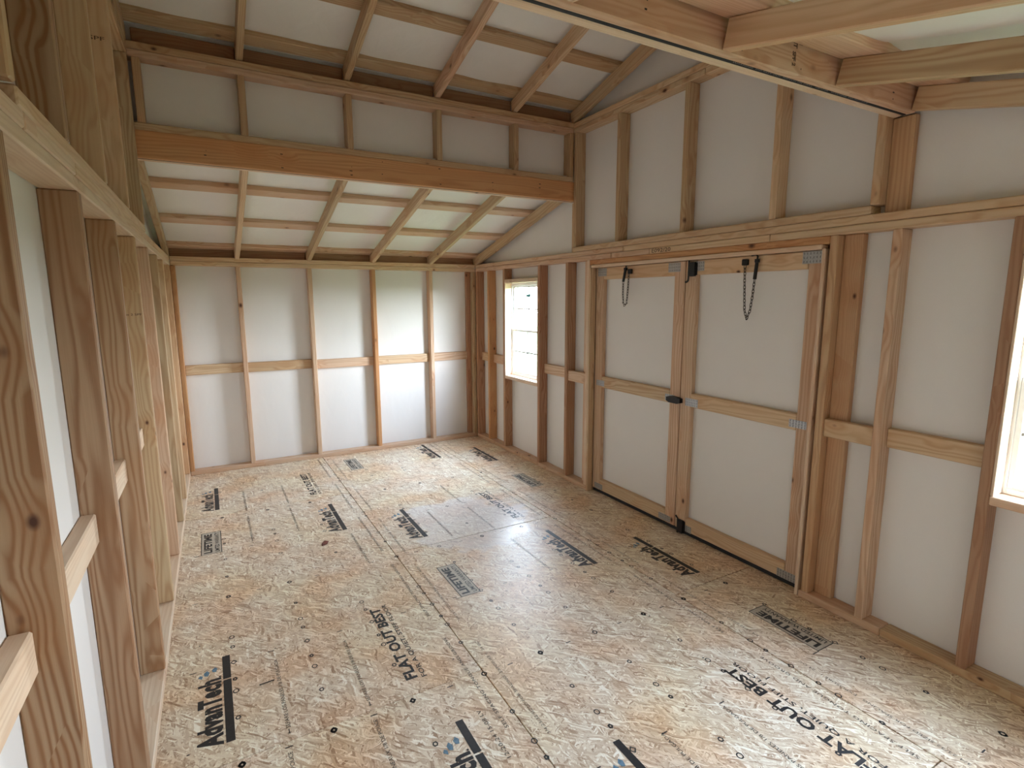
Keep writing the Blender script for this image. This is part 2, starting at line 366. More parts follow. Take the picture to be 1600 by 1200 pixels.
# unseen outside boards, added to block light leaking through the door gaps
for lo, hi, ax in (((.0985, DR[0]-.02, -.10), (.125, DR[0]+.05, 1.86), 'z'), ((.0985, DR[1]-.05, -.10), (.125, DR[1]+.02, 1.86), 'z'), ((.0985, -3.04, -.02), (.125, -2.96, 1.82), 'z'),
                   ((.0985, DR[0]-.02, 1.78), (.1255, DR[1]+.02, 1.90), 'y'), ((.0985, DR[0]-.02, -.12), (.1255, DR[1]+.02, .045), 'y')):
    bd('door_light_block', wr, lo, hi, ax, 'd')
# top plates in three layers, with joints
for a, b_, k in ((-2.32, -.0005, 'p'), (-2.72, -2.323, 'p'), (-3.62, -2.722, 'y'), (YN, -3.623, 'y')):
    bd('top_plate', wr, (-.001 if k == 'y' else 0, a, H0), (D4, b_, H1-.0018), 'y', k)
for a, b_, k in ((-2.45, -.0005, 'p'), (YN, -2.453, 'y')): bd('top_plate', wr, (0, a, H1), (D4, b_, H2-.0016), 'y', k)
bd('sole_plate', wr, (0, -4.118, H2), (D4, -1.840, H3-.0006), 'y', 'y')
for a, b_, x0, z in ((-.287, -.0390, .051, .888), (-.637, -.325, .051, .886), (-1.739, -1.341, .051, .889), (-2.0285, -1.777, .051-.0385, .880), (-4.2190, -3.9855, .0125, .886), (-4.630, -4.2572, .051, .889), (-5.712, -5.3357, .051, .889)):
    hi = .0505 if x0 < .05 and a < -3 else (D4 if x0 > .05 else .0505)
    bd('nailing_block', wr, (x0, a, z), (hi, b_, z+.089), 'y', random.choice('yp'))
# upper gable wall
wu = root('wall_gable_right', [((S0, -4.24, H2), (S1, -1.75, 3.32)), ], wrap, 'upper gable wall above the double doors', 'wall')
me = mesh('wall_gable_right', [(S0, -6.10, H2), (S0, .10, H2), (S0, .10, 2.09), (S0, -1.75, 2.56), (S0, -1.75, 3.09), (S0, -2.995, 3.42), (S0, -4.24, 3.09), (S0, -4.24, 2.54), (S0, -6.10, 2.09),
     (S1, -6.10, H2), (S1, .10, H2), (S1, .10, 2.09), (S1, -1.75, 2.56), (S1, -1.75, 3.09), (S1, -2.995, 3.42), (S1, -4.24, 3.09), (S1, -4.24, 2.54), (S1, -6.10, 2.09)],
     [list(range(9)), list(range(17, 8, -1))] + [[i, (i+1) % 9, (i+1) % 9+9, i+9] for i in range(9)])
me.materials.append(wrap); wu.data = me
PB = 2.850
def gstud(par, y0, z0, z1, k, T=I4, x0=0): bd('stud', par, (x0, y0, z0), (x0+D4, y0+T2, z1), 'z', k, T)
gstud(wu, -1.8780, H3, PB, 'g')
bd('flat_stud', wu, (.051, -1.8395, H2), (D4, -1.751, 2.3375), 'z', 'y')
gstud(wu, -2.3955, H3, PB, 'g'); gstud(wu, -3.0180, H3, PB, 'g'); gstud(wu, -3.6430, H3, PB, 'y'); gstud(wu, -4.1500, H3-.0005, PB, 'y')
bd('flat_stud', wu, (.051, -4.2395, H2), (D4, -4.1505, 2.3395), 'z', 'm')
bd('upper_plate', wu, (0, -4.24, PB), (D4, -3.13, PB+T2-.0018), 'y', 'y'); bd('upper_plate', wu, (0, -3.128, PB), (D4, -1.751, PB+T2-.0018), 'y', 'y')
bd('upper_plate', wu, (0, -4.24, PB+T2), (D4, -1.751, PB+2*T2), 'y', 'y')

# ------------------------------------------------------------------ left wall (slightly out of square)
OX = XL-D4
wl = root('wall_left', [((XL-S1, -6.10, -.02), (XL-S0, .10, H2))], wrap, 'near left gable wall of close pine studs', 'wall', T=ML)
bd('bottom_plate', wl, (OX, YN, 0), (XL, -.0005, T2), 'y', 'l', ML)
KS = {-4.8900: 'k', -4.2760: 'k', -3.6350: 'k', -3.0150: 'k', -2.4170: 'g', -1.8270: 'p', -1.2560: 'g', -.7510: 'y', -.0650: 'm', -5.45: 'k', -5.985: 'k'}
for y0, k in KS.items(): bd('stud', wl, (OX, y0, T2), (XL, y0+T2, H0), 'z', k, ML)
bd('top_plate', wl, (OX, YN, H0), (XL, -.0005, H1-.0018), 'y', 'l', ML)
for a, b_, k in ((YN, -4.09, 'l'), (-4.083, -3.63, 'l'), (-3.628, -.0005, 'y')): bd('top_plate', wl, (OX, a, H1), (XL, b_, H2-.0016), 'y', k, ML)
bd('sole_plate', wl, (OX, -4.113, H2), (XL, -1.84, H3-.0006), 'y', 'y', ML)
ys = sorted(KS)
for a, b_ in zip(ys, ys[1:]):
    if b_ > -.5: continue
    bd('nailing_block', wl, (OX, a+T2, .872), (OX+T2, b_, .961), 'y', 'l', ML)
wv = root('wall_gable_left', [((0, 0, 0), (1, 1, 1))], wrap, 'upper gable wall above the left studs', 'wall', T=ML)
A0, A1 = XL-S0, XL-S1
prof = [(-6.10, H2), (.10, H2), (.10, 2.09), (-1.75, 2.56), (-1.75, 3.09), (-2.995, 3.42), (-4.24, 3.09), (-4.24, 2.54), (-6.10, 2.09)]
me = mesh('wall_gable_left', [(A0, a, b_) for a, b_ in prof] + [(A1, a, b_) for a, b_ in prof], [list(range(9)), list(range(17, 8, -1))] + [[i, (i+1) % 9, (i+1) % 9+9, i+9] for i in range(9)])
me.materials.append(wrap); wv.data = me
for y0, k in ((-4.150, 'g'), (-3.695, 'k'), (-3.105, 'g'), (-2.500, 'y'), (-1.878, 'g')): bd('stud', wv, (OX, y0, H3), (XL, y0+T2, PB), 'z', k, ML)
bd('flat_stud', wv, (OX, -1.8395, H2), (OX+T2, -1.751, 2.3375), 'z', 'y', ML); bd('flat_stud', wv, (OX, -4.2395, H2), (OX+T2, -4.1505, 2.3395), 'z', 'o', ML)
bd('upper_plate', wv, (OX, -4.24, PB), (XL, -1.751, PB+T2-.0018), 'y', 'g', ML); bd('upper_plate', wv, (OX, -4.24, PB+T2), (XL, -1.751, PB+2*T2), 'y', 'g', ML)

# ------------------------------------------------------------------ near wall (behind the camera)
wn = root('wall_near', [((-3.13, -6.091, -.02), (.10, -6.079, 2.14))], wrap, 'near eave wall of pine studs behind the viewer', 'wall')
for x, k in zip((-2.93, -2.37, -1.76, -1.15, -.54, -T2), 'pypypy'): bd('stud', wn, (x, -6.0785, T2), (x+T2, YN, H0), 'z', k)
bd('bottom_plate', wn, (-2.93, -6.0785, 0), (0, YN, T2), 'x', 'p')
bd('top_plate', wn, (-2.93, -6.0785, H0), (0, YN, H1-.0005), 'x', 'y'); bd('top_plate', wn, (-2.93, -6.0785, H1), (0, YN, H2), 'x', 'y')

# ------------------------------------------------------------------ the two carrying beams and the short walls on them
def beam(yf, yb, z0, hgt, label, x0f, x1, front):
    """two boards with a black strip between; yf is the face turned to the camera"""
    t_ = 0.0350; s = 1 if yb > yf else -1
    o = empty('carrying_beam', (-1.4, (yf+yb)/2, z0), label, 'beam')
    x0 = xl((yf+yb)/2) + (-.03)
    a = sorted((yf, yf+s*t_)); b_ = sorted((yb, yb-s*t_)); g = sorted((yf+s*(t_+.0004), yb-s*(t_+.0004)))
    for q, k in ((a, front), (b_, 'l')): bd('beam_board', o, (x0, q[0], z0), (x1, q[1], z0+hgt), 'x', k)
    bd('felt_strip', o, (x0, g[0], z0+.0012), (x1, g[1], z0+hgt-.01), 'x', None, mat=blackgap, label='black strip between the beam boards')
    random.seed(int(abs(yf)*100)); parts = []; x = x0+.35
    while x < x1-.1:
        for z in random.sample((.02, .045, .07, .098, .122), random.choice((1, 2, 3, 3))):
            parts.append(multi([((x+random.uniform(-.01, .01), yf-s*.0004-.0004, z0+z), (x+.005+random.uniform(0, .006), yf-s*.0004+.0004, z0+z+.005))]))
        x += random.choice((.2, .3048, .41))
    place('nail_heads', mesh('nail_heads', *joined(parts)), o, I4, chainm, kind='stuff')
    return o
bf = beam(-1.8400, -1.7515, 2.3385, .1435, 'dark orange pine beam below the far short wall', 0, .046, 'o')
bn = beam(-4.2400, -4.1515, 2.3400, .1435, 'pale pine beam crossing overhead nearest the camera', 0, .046, 'p')
def shortwall(name, label, y0, zb, far):
    s = 1 if far else -1
    x0 = xl(y0)-.01
    yo = (y0+D4) if far else (y0-D4)
    w = root(name, [((-3.03, min(yo, yo+s*.012), zb), (S0, max(yo, yo+s*.012), 3.14))], wrap, label, 'wall')
    lo, hi = sorted((y0, yo-s*.0004))
    def B(nm, a, b_, z0, z1, ax, k): bd(nm, w, (a, lo, z0), (b_, hi, z1), ax, k)
    B('sole_plate', x0, -.0005, zb, zb+T2, 'x', 'g')
    for x in (-2.835, -2.3305, -1.7209, -1.1113, -.5017, -.0005): B('stud', x-T2, x, zb+T2, PB, 'z', 'g')
    B('upper_plate', x0, -.0005, PB, PB+T2-.0018, 'x', 'p'); B('upper_plate', x0, -.0005, PB+T2, PB+2*T2, 'x', 'g')
    return w
shortwall('wall_upper_far', 'short stud wall standing on the far beam', -1.8400, 2.4825, True)
shortwall('wall_upper_near', 'short stud wall standing on the near beam', -4.1515, 2.4840, False)

# ------------------------------------------------------------------ roof
SLf, SLn, SLu = .262, .2365, .255
def zf(y): return 1.942 + SLf*(-y-.05)          # underside of the far lower rafters
def zn(y): return 2.343 - SLn*(-y-4.24)         # underside of the near lower rafters
def zu(y): return 2.9375 + SLu*(-1.84-y) if y > -2.995 else 2.9375 + SLu*(y+4.15)
RT = .0895
def slab(name, fn, y0, y1, up, sag=0.0, bays=(), cells=(24, 96), th=.006):
    """white film over the purlins, sagging between the framing"""
    ny, nx = cells; V, F = [], []
    for s in (0, 1):
        for j in range(ny+1):
            y = y0+(y1-y0)*j/ny
            for i in range(nx+1):
                x = -3.06 + 3.16*i/nx
                w = 0
                if sag:
                    py = abs(math.sin(math.pi*(y-bays[0])/bays[1])); px = abs(math.sin(math.pi*(x+.52)/.6096))
                    w = sag*(py**.7)*(px**.6)*(.75+.35*math.sin(7*x+3*y)+.2*math.sin(17*x-5*y))
                V.append((x, y, fn(y)+up-max(w, 0)+(th if s else 0)))
    n = (ny+1)*(nx+1)
    for s in (0, 1):
        for j in range(ny):
            for i in range(nx):
                a = s*n+j*(nx+1)+i; F.append([a, a+1, a+nx+2, a+nx+1])
    for i in range(nx): F += [[i, i+1, i+1+n, i+n], [ny*(nx+1)+i, ny*(nx+1)+i+1, ny*(nx+1)+i+1+n, ny*(nx+1)+i+n]]
    for j in range(ny): F += [[j*(nx+1), (j+1)*(nx+1), (j+1)*(nx+1)+n, j*(nx+1)+n], [j*(nx+1)+nx, (j+1)*(nx+1)+nx, (j+1)*(nx+1)+nx+n, j*(nx+1)+nx+n]]
    me = mesh(name, V, F)
    for p in me.polygons: p.use_smooth = True
    return me
ceil_ = empty('ceiling', (-1.4, -3.0, 2.5), 'raftered roof in four slopes under white film', 'ceiling', 'structure')
UPf, UPu, UPn = RT*math.sqrt(1+SLf**2)+.0395, RT*math.sqrt(1+SLu**2)+.0395, RT*math.sqrt(1+SLn**2)+.0395
for me in (slab('roof_film', zf, -1.80, .16, UPf, .008, (-1.12, .585)), slab('roof_film', zu, -2.995, -1.66, UPu, .010, (-2.3, .60)),
           slab('roof_film', zu, -4.35, -2.995, UPu, .010, (-2.3, .60)), slab('roof_film', zn, -6.20, -4.20, UPn, .034, (-4.32, .62))):
    place('roof_film', me, ceil_, I4, roofwrap)
RX = (-2.3305, -1.7209, -1.1113, -.5017)
def rafters(fn, y0, y1, k, ends=True, xs=RX):
    for x in xs: sb('rafter', ceil_, x-T2, x, y0, fn(y0), y1, fn(y1), RT, random.choice(k))
    if ends:
        sb('rafter', ceil_, .0005, T2, y0, fn(y0), y1, fn(y1), RT, 'g')
        sb('rafter', ceil_, XL-T2, XL-.0005, y0, fn(y0), y1, fn(y1), RT, 'g', T=ML)
rafters(zf, -1.745, .06, 'ygy'); rafters(zn, -6.06, -4.2405, 'gyy')
rafters(zu, -2.990, -1.80, 'gyp'); rafters(zu, -4.19, -3.000, 'gyp')
def purlin(fn, up, y0, y1, k, sl):
    x0 = xl(y0)-.05; ym = (y0+y1)/2
    p0, p1 = Vector((0, y0, fn(y0)+up)), Vector((0, y1, fn(y1)+up)); d = (p1-p0); L = d.length; d.normalize(); n = Vector((0, -d.z, d.y))
    n = n if n.z > 0 else -n
    key = (round(L, 3), round(x0, 3), 'pur')
    if key not in cache: cache[key] = mesh('purlin', *cbox(.085-x0, L, .0375))
    c_ = (p0+p1)/2 + n*.0189; c_.x = (.085+x0)/2
    X = Vector((1, 0, 0)); 
    place('purlin', cache[key], ceil_, Matrix.Translation(c_) @ Matrix((X, n.cross(X), n)).transposed().to_4x4(), wood, tone(k))
rt = RT*math.sqrt(1+SLf**2)+.0006
for y0, y1 in ((-.605, -.505), (-1.180, -1.088), (-1.74, -1.66), (-.03, .06)): purlin(zf, rt, y0, y1, 'p', SLf)
rt = RT*math.sqrt(1+SLu**2)+.0006
for y0, y1, k in ((-2.362, -2.270, 'g'), (-1.900, -1.815, 'g'), (-2.985, -2.900, 'g'), (-3.09, -3.005, 'g'), (-3.72, -3.63, 'g'), (-4.17, -4.09, 'g')): purlin(zu, rt, y0, y1, k, SLu)
rt = RT*math.sqrt(1+SLn**2)+.0006
for y0, y1 in ((-4.400, -4.245), (-5.03, -4.94), (-5.62, -5.53), (-6.05, -5.96)): purlin(zn, rt, y0, y1, 'p', SLn)
# blocking above the plates and the ridge board
for x0, x1 in zip((-2.868,)+RX, tuple(x-T2 for x in RX)+(0,)):
    bd('rafter_block', ceil_, (x0+.001, .052, H2+.0006), (x1-.001, .088, H2+.086), 'x', 'd')
    bd('rafter_block', ceil_, (x0+.001, -1.792, 2.9266), (x1-.001, -1.756, 3.012), 'x', 'd')
bd('ridge_board', ceil_, (xl(-3), -2.9985, 3.16), (.08, -2.9915, 3.328), 'x', 'g')

# ------------------------------------------------------------------ double doors
def door(name, label, y0, y1, white_label):
    d = empty(name, (.07, (y0+y1)/2, 0), label, 'door', 'structure')
    X0, X1 = .051, .0885; zb, zt = .028, 1.8025
    bd('door_panel', d, (.0888, y0, zb-.005), (.0975, y1, zt), 'z', None, mat=wrap)
    for a in (y0, y1-.089): bd('stile', d, (X0, a, zb), (X1, a+.089, zt), 'z', 'p')
    for z in (.0285, .873, 1.7135): bd('rail', d, (X0, y0+.0895, z), (X1, y1-.0895, z+.089), 'y', 'y')
    return d
bd('door_gap_shade', wr, (.062, -3.905, .0005), (.0980, -2.090, .0265), 'y', None, mat=blackgap, bev=.001, label='black strip standing in for shade in the gap under the double doors')  # added black strip paints the dark of the open gap below the leaves
d2 = door('door_1', 'left leaf of the double doors, with the short chain', -2.997, -2.090, '')
d3 = door('door_2', 'right leaf of the double doors, with black bolts', -3.905, -3.003, '')
def nplate(par, y0, z0, y1, z1):
    o = bd('nail_plate', par, (.0496, y0, z0), (.0510, y1, z1), 'y', None, mat=steel, bev=.0003)
    n = max(3, int(round((y1-y0)/.016))); V, F = [], []
    for i in range(n):
        for j in range(3):
            cy = y0+(y1-y0)*(i+.5)/n; cz = z0+(z1-z0)*(j+.5)/3
            v, q = cbox(.0008, .0045, .011, .0002); k = len(V)
            V += [(a+.0494, b_+cy, c_+cz) for a, b_, c_ in v]; F += [[w+k for w in e] for e in q]
    p = place('tooth_row', mesh('tooth_row', V, F), o, I4, dimple)
for y0, y1, z0, z1 in ((-2.958, -2.853, 1.738, 1.798), (-2.215, -2.113, 1.738, 1.798), (-2.958, -2.868, .886, .930), (-2.215, -2.117, .886, .930), (-2.962, -2.850, .036, .080), (-2.220, -2.119, .036, .080)): nplate(d2, y0, z0, y1, z1)
for y0, y1, z0, z1 in ((-3.884, -3.782, 1.740, 1.803-.002), (-3.150, -3.075, 1.736, 1.795), (-3.875, -3.776, .888, .930), (-3.152, -3.048, .878, .930), (-3.148, -3.089, .028, .072), (-3.884, -3.772, .030, .077)): nplate(d3, y0, z0, y1, z1)
def tube(pts, rad, seg=10):
    V, F = [], []; n = len(pts); P_ = [Vector(p) for p in pts]
    for i, p in enumerate(P_):
        d = (P_[min(i+1, n-1)]-P_[max(i-1, 0)]).normalized(); a = d.cross(Vector((1, 0, 0)))
        if a.length < .1: a = d.cross(Vector((0, 1, 0)))
        a.normalize(); b_ = d.cross(a)
        for k in range(seg):
            t_ = 2*math.pi*k/seg; V.append(tuple(p+(a*math.cos(t_)+b_*math.sin(t_))*rad))
    for i in range(n-1):
        for k in range(seg): F.append([i*seg+k, i*seg+(k+1) % seg, (i+1)*seg+(k+1) % seg, (i+1)*seg+k])
    F += [list(range(seg)), [(n-1)*seg+k for k in range(seg)]]
    return V, F
# black slide bolts and latch
def bolt(par, yc, z0, z1, rod, label):
    o = place('slide_bolt', mesh('slide_bolt', *joined([multi([((.030, yc-.022, z0), (.0505, yc+.022, z1)), ((.046, yc-.030, z0+.006), (.0508, yc+.030, z1-.006))], .002)])), par, I4, blackm, label=label)
    place('bolt_rod', mesh('bolt_rod', *tube(rod, .0055)), o, I4, blackm)
bolt(d3, -3.067, 1.705, 1.792, [(.036, -3.040, 1.815), (.036, -3.040, 1.690), (.036, -3.037, 1.678), (.035, -3.030, 1.671), (.034, -3.018, 1.671)], 'black slide bolt at the head')
bolt(d3, -3.066, .010, .098, [(.034, -3.026, .120), (.034, -3.032, .112), (.036, -3.042, .104), (.036, -3.044, .004)], 'black slide bolt at the foot')
V = [(x, y, z) for x in (.022, .050) for y, z in ((-2.905, .892), (-2.905, .917), (-2.930, .925), (-3.000, .925), (-3.026, .917), (-3.026, .890), (-3.000, .882), (-2.930, .882))]
place('latch_handle', mesh('latch_handle', V, [list(range(8)), list(range(15, 7, -1))] + [[i, (i+1) % 8, (i+1) % 8+8, i+8] for i in range(8)]), d2, I4, blackm, label='black latch bar across the meeting stiles')
# check chains hanging from the door heads
def chain_stop(label, blk, hook, sl0, sl1, path, ):
    o = empty('door_chain', (.04, blk[0], blk[1]), label, 'chain', group=None)
    bd('mount_block', o, (.028, blk[0]-.018, blk[1]-.017), (.0506, blk[0]+.018, blk[1]+.017), 'y', None, mat=blackm)
    X = .036
    place('spring_sleeve', mesh('spring_sleeve', *joined([tube([(X, *sl0), (X, *sl1)], .0095, 12), tube([(X, sl0[0], sl0[1]+.006), (X, sl0[0]*1, sl0[1]-.012)], .0135, 12)])), o, I4, blackm)
    place('hook', mesh('hook', *tube([(X, sl0[0], sl0[1]), (X, *hook[0]), (X, *hook[1]), (X, *hook[2])], .0048)), o, I4, chainm)
    # links along the path
    P_ = [Vector((0, a, b_)) for a, b_ in path]; segs = []; L = 0
    for a, b_ in zip(P_, P_[1:]): segs.append((L, a, b_)); L += (b_-a).length
    n = int(L/.0185); parts = []
    for i in range(n):
        s = (i+.5)*L/n
        for s0, a, b_ in reversed(segs):
            if s >= s0: break
        d = (b_-a).normalized(); c_ = a+d*(s-s0); side = Vector((1, 0, 0)) if i % 2 else d.cross(Vector((1, 0, 0)))
        pts = []
        for k in range(13):
            t_ = 2*math.pi*k/12
            pts.append(tuple(c_+Vector((X, 0, 0))+d*math.cos(t_)*.0135+side*math.sin(t_)*.0062))
        parts.append(tube(pts, .0019, 5))
    place('chain', mesh('chain', *joined(parts)), o, I4, chainm)
chain_stop('longer black check chain hanging on the right door leaf', (-3.450, 1.768), [(-3.530, 1.796), (-3.520, 1.806), (-3.492, 1.802)], (-3.528, 1.775), (-3.519, 1.672),
           [(-3.452, 1.752), (-3.455, 1.66), (-3.462, 1.55), (-3.466, 1.50), (-3.483, 1.452), (-3.502, 1.50), (-3.512, 1.58), (-3.519, 1.672)])
chain_stop('short folded black check chain on the left door leaf', (-2.492, 1.760), [(-2.452, 1.800), (-2.445, 1.809), (-2.468, 1.807)], (-2.446, 1.782), (-2.424, 1.690),
           [(-2.482, 1.742), (-2.478, 1.66), (-2.470, 1.57), (-2.462, 1.530), (-2.446, 1.520), (-2.432, 1.535), (-2.424, 1.60), (-2.424, 1.690)])

# ------------------------------------------------------------------ windows
def window(name, label, y0, y1, sticker):
    w = empty(name, (.08, (y0+y1)/2, zs), label, 'window', 'structure')
    bd('sill', w, (0, y0, .7600), (D4, y1, .7980), 'y', 'l'); bd('head', w, (0, y0, 1.7225), (D4, y1, 1.7600), 'y', 'l')
    bd('jamb_board', w, (0.001, y1-.012, .7985), (.074, y1-.0004, 1.722), 'z', 'l'); bd('jamb_board', w, (0.001, y0+.0004, .7985), (.074, y0+.012, 1.722), 'z', 'l')
    fx0, fx1 = .0745, .112
    g = .024; za, zb = .7995, 1.7215
    fr = place('window_frame', mesh('window_frame', *multi([((fx0, y0+.001, za), (fx1, y0+g, zb)), ((fx0, y1-g, za), (fx1, y1-.001, zb)), ((fx0, y0+g, za), (fx1, y1-g, za+g)), ((fx0, y0+g, zb-g), (fx1, y1-g, zb))], .002)), w, I4, vinyl)
    zm = 1.2555
    for nm, z0, z1, xs in (('upper_sash', zm-.012, zb-g, .098), ('lower_sash', za+g, zm+.012, .084)):
        a, b_ = y0+g, y1-g; q = .020
        s = place(nm, mesh(nm, *multi([((xs-.006, a, z0), (xs+.008, a+q, z1)), ((xs-.006, b_-q, z0), (xs+.008, b_, z1)), ((xs-.006, a+q, z0), (xs+.008, b_-q, z0+q)), ((xs-.006, a+q, z1-q), (xs+.008, b_-q, z1))], .0015)), w, I4, vinyl)
        ym, zc = (a+b_)/2, (z0+z1)/2
        place('muntin', mesh('muntin', *multi([((xs-.002, ym-.007, z0+q), (xs+.003, ym+.007, z1-q))])), s, I4, greyink)
        place('muntin', mesh('muntin', *multi([((xs-.002, a+q, zc-.007), (xs+.003, b_-q, zc+.007))])), s, I4, greyink)
        place('pane', mesh('pane', [(xs+.0045, a+q, z0+q), (xs+.0045, b_-q, z0+q), (xs+.0045, b_-q, z1-q), (xs+.0045, a+q, z1-q)], [[0, 1, 2, 3]]), s, I4, glass)
        if sticker and nm == 'upper_sash': place('sticker', mesh('sticker', *multi([((xs-.0046, ym-.036, 1.585), (xs-.0036, ym+.040, 1.612))])), s, I4, teal)
    return w
window('window_1', 'small divided sash window in the far corner', W1[0], W1[1], True)
window('window_2', 'sash window cut off by the right edge of view', W2[0], W2[1], False)
# ------------------------------------------------------------------ print on the floor
def text_mesh(body, size, sx=1.0, bold=0.0, shear=0.0, sp=1.0):
    cu = bpy.data.curves.new('print', 'FONT'); cu.body = body; cu.size = size; cu.offset = bold; cu.shear = shear; cu.space_character = sp
    cu.resolution_u = 2
    o = bpy.data.objects.new('print_tmp', cu); C.objects.link(o)
    dg = bpy.context.evaluated_depsgraph_get(); me = bpy.data.meshes.new_from_object(o.evaluated_get(dg))
    V = [(v.co.x*sx, v.co.y, 0) for v in me.vertices]; F = [list(p.vertices) for p in me.polygons]
    bpy.data.objects.remove(o); bpy.data.meshes.remove(me); bpy.data.curves.remove(cu)
    return V, F
def fit(vf, w=None, h=None, x=0, y=0):
    V, F = vf; x0 = min(v[0] for v in V); x1 = max(v[0] for v in V); y0 = min(v[1] for v in V); y1 = max(v[1] for v in V)
    a = w/(x1-x0) if w else 1; b_ = h/(y1-y0) if h else 1
    return [((v[0]-x0)*a+x, (v[1]-y0)*b_+y, 0) for v in V], F
def rect(x0, y0, x1, y1): return [(x0, y0, 0), (x1, y0, 0), (x1, y1, 0), (x0, y1, 0)], [[0, 1, 2, 3]]
def ringm(cx, cy, r0, r1, seg=10, sq=1.0):
    V, F = [], []
    for k in range(seg):
        t_ = 2*math.pi*k/seg
        V += [(cx+math.cos(t_)*r0, cy+math.sin(t_)*r0*sq, 0), (cx+math.cos(t_)*r1, cy+math.sin(t_)*r1*sq, 0)]
    for k in range(seg): j = (k+1) % seg; F.append([2*k, 2*k+1, 2*j+1, 2*j])
    return V, F
def disc(cx, cy, r_, a=1.0, ang=0):
    V = [(cx+math.cos(t_+ang)*r_*a*math.cos(0), cy+math.sin(t_)*r_, 0) for t_ in [2*math.pi*k/12 for k in range(12)]]; return V, [list(range(12))]
def frame(x0, y0, x1, y1, w): return joined([rect(x0, y0, x1, y0+w), rect(x0, y1-w, x1, y1), rect(x0, y0+w, x0+w, y1-w), rect(x1-w, y0+w, x1, y1-w)])
# local print space: +x of the print runs away from the camera (world +y), +y of the print is world -x
FONTS = {}
def pr_mesh(key, parts):
    if key not in FONTS:
        V, F = joined(parts); me = bpy.data.meshes.new(key); me.from_pydata(V, [], F)
        # face up after the quarter turn
        me.validate(); bm = bmesh.new(); bm.from_mesh(me)
        for fc in bm.faces:
            fc.normal_update()
            if fc.normal.z < 0: fc.normal_flip()
        bm.to_mesh(me); bm.free(); FONTS[key] = me
    return FONTS[key]
def find(x, y):
    for x0, x1, y0, y1, s in sheets:
        if x0 <= x < x1 and y0 <= y < y1: return s
    return sheets[0][4]
def stamp(name, key, parts, x, y, mat, z=.0006, **props):
    """x, y: world position of the print's lower left corner (nearest the camera, on the right)"""
    M = Matrix.Translation((x, y, z)) @ Matrix.Rotation(math.pi/2, 4, 'Z')
    return place(name, pr_mesh(key, parts), find(x, y), M, mat, **props)
ADV = [fit(text_mesh('AdvanTech', .1, bold=.0050, sp=1.08), .400, .086, 0, .036), rect(.402, .037, .410, .045)]
BAR = [rect(0, 0, .37, .030), rect(.378, 0, .545, .030)]
LEAF = joined([([(a+.43, b_+.085, 0) for a, b_ in ((0, 0), (.022, -.006), (.040, .004), (.026, .016), (.006, .014))], [[0, 1, 2, 3, 4]]),
               ([(a+.445, b_+.055, 0) for a, b_ in ((0, 0), (.022, -.006), (.036, .004), (.022, .016), (.004, .013))], [[0, 1, 2, 3, 4]]),
               ([(a+.42, b_+.108, 0) for a, b_ in ((0, 0), (.018, -.004), (.028, .006), (.014, .014))], [[0, 1, 2, 3]])])
def advan(xr, y0):
    """xr: right edge of the bar, y0: near end"""
    o = stamp('brand_print', 'adv_bar', BAR+ADV, xr, y0, ink)
    stamp('leaf_print', 'adv_leaf', [LEAF], xr, y0, blueink, .0008, label='faint blue leaf mark')
for xr, y0 in ((-2.662, -3.525), (-2.660, -1.030), (-1.897, -1.875), (-1.909, -4.385), (-1.450, -2.258), (-1.455, -4.75), (-.697, -3.120), (-.680, -.590), (-.250, -3.500), (-.232, -.965), (-2.66, -6.0), (-.25, -5.97)):
    advan(xr, y0)
LT = [frame(0, 0, .365, .118, .0045), fit(text_mesh('LIFETIME', .1, bold=.0042), .315, .046, .022, .055), fit(text_mesh('LIMITED WARRANTY', .1, bold=.0018), .325, .025, .020, .014), rect(-.006, -.004, -.002, -.001), rect(-.002, .118, .002, .150)]
for xr, y0 in ((-2.662, -1.830), (-1.447, -.560), (-1.447, -3.060), (-.232, -1.790), (-.235, -4.265), (-2.662, -4.28), (-1.447, -5.5)):
    stamp('warranty_print', 'lifetime', LT, xr, y0, ink)
    stamp('print_wash', 'wash', [rect(.004, .004, .361, .114)], xr, y0, washink, .00035)
FO = [fit(text_mesh('FLAT OUT BEST', .1, bold=.0036), .595, .052, 0, .040), fit(text_mesh('FOR A QUIET, STIFF FLOOR', .1, bold=.0012), .62, .026, -.01, 0), fit(text_mesh('TM', .02), .012, .008, .60, .086)]
for xr, y0 in ((-1.935, -3.535), (-1.915, -1.050), (-.715, -2.280), (-.735, -4.735)):
    stamp('slogan_print', 'flatout', FO, xr, y0, ink)
L1 = [fit(text_mesh('SEPARE LOS PANELES 1/8 DE PULGADA', .1, bold=.0), .44, .015, 0, 0), rect(-.030, .006, -.006, .009), rect(-.028, .001, -.025, .014)]
L2 = [fit(text_mesh('ESPACER LES PANNEAUX 1/8 DE POUCE', .1), .44, .015, 0, 0), rect(-.030, .006, -.006, .009)]
for x, y0 in ((-2.185, -3.570), (-2.480, -3.560), (-2.180, -1.150+.03), (-2.475, -1.12), (-2.185, -1.70), (-2.475, -1.72), (-1.885, -2.40), (-1.0, -2.36), (-.99, -4.72), (-1.295, -4.7), (-1.3, -2.3), (-1.0, -1.8), (-.98, -3.0)):
    stamp('spacing_print', 'space', L1, x, y0, fadeink if y0 > -3 else ink)
for x, y0 in ((-2.19, -4.12), (-2.49, -4.12), (-.99, -5.2)): stamp('spacing_print', 'space2', L2, x, y0, ink)
TG = [fit(text_mesh('SELF SPACING TONGUE AND GROOVE', .1, bold=.0014, sp=1.1), .62, .015, 0, 0)]
SZ = [fit(text_mesh('3/4 23/32 SIZED FOR SPACING   EXPOSURE 1   24 OC', .1), .62, .013, 0, 0)]
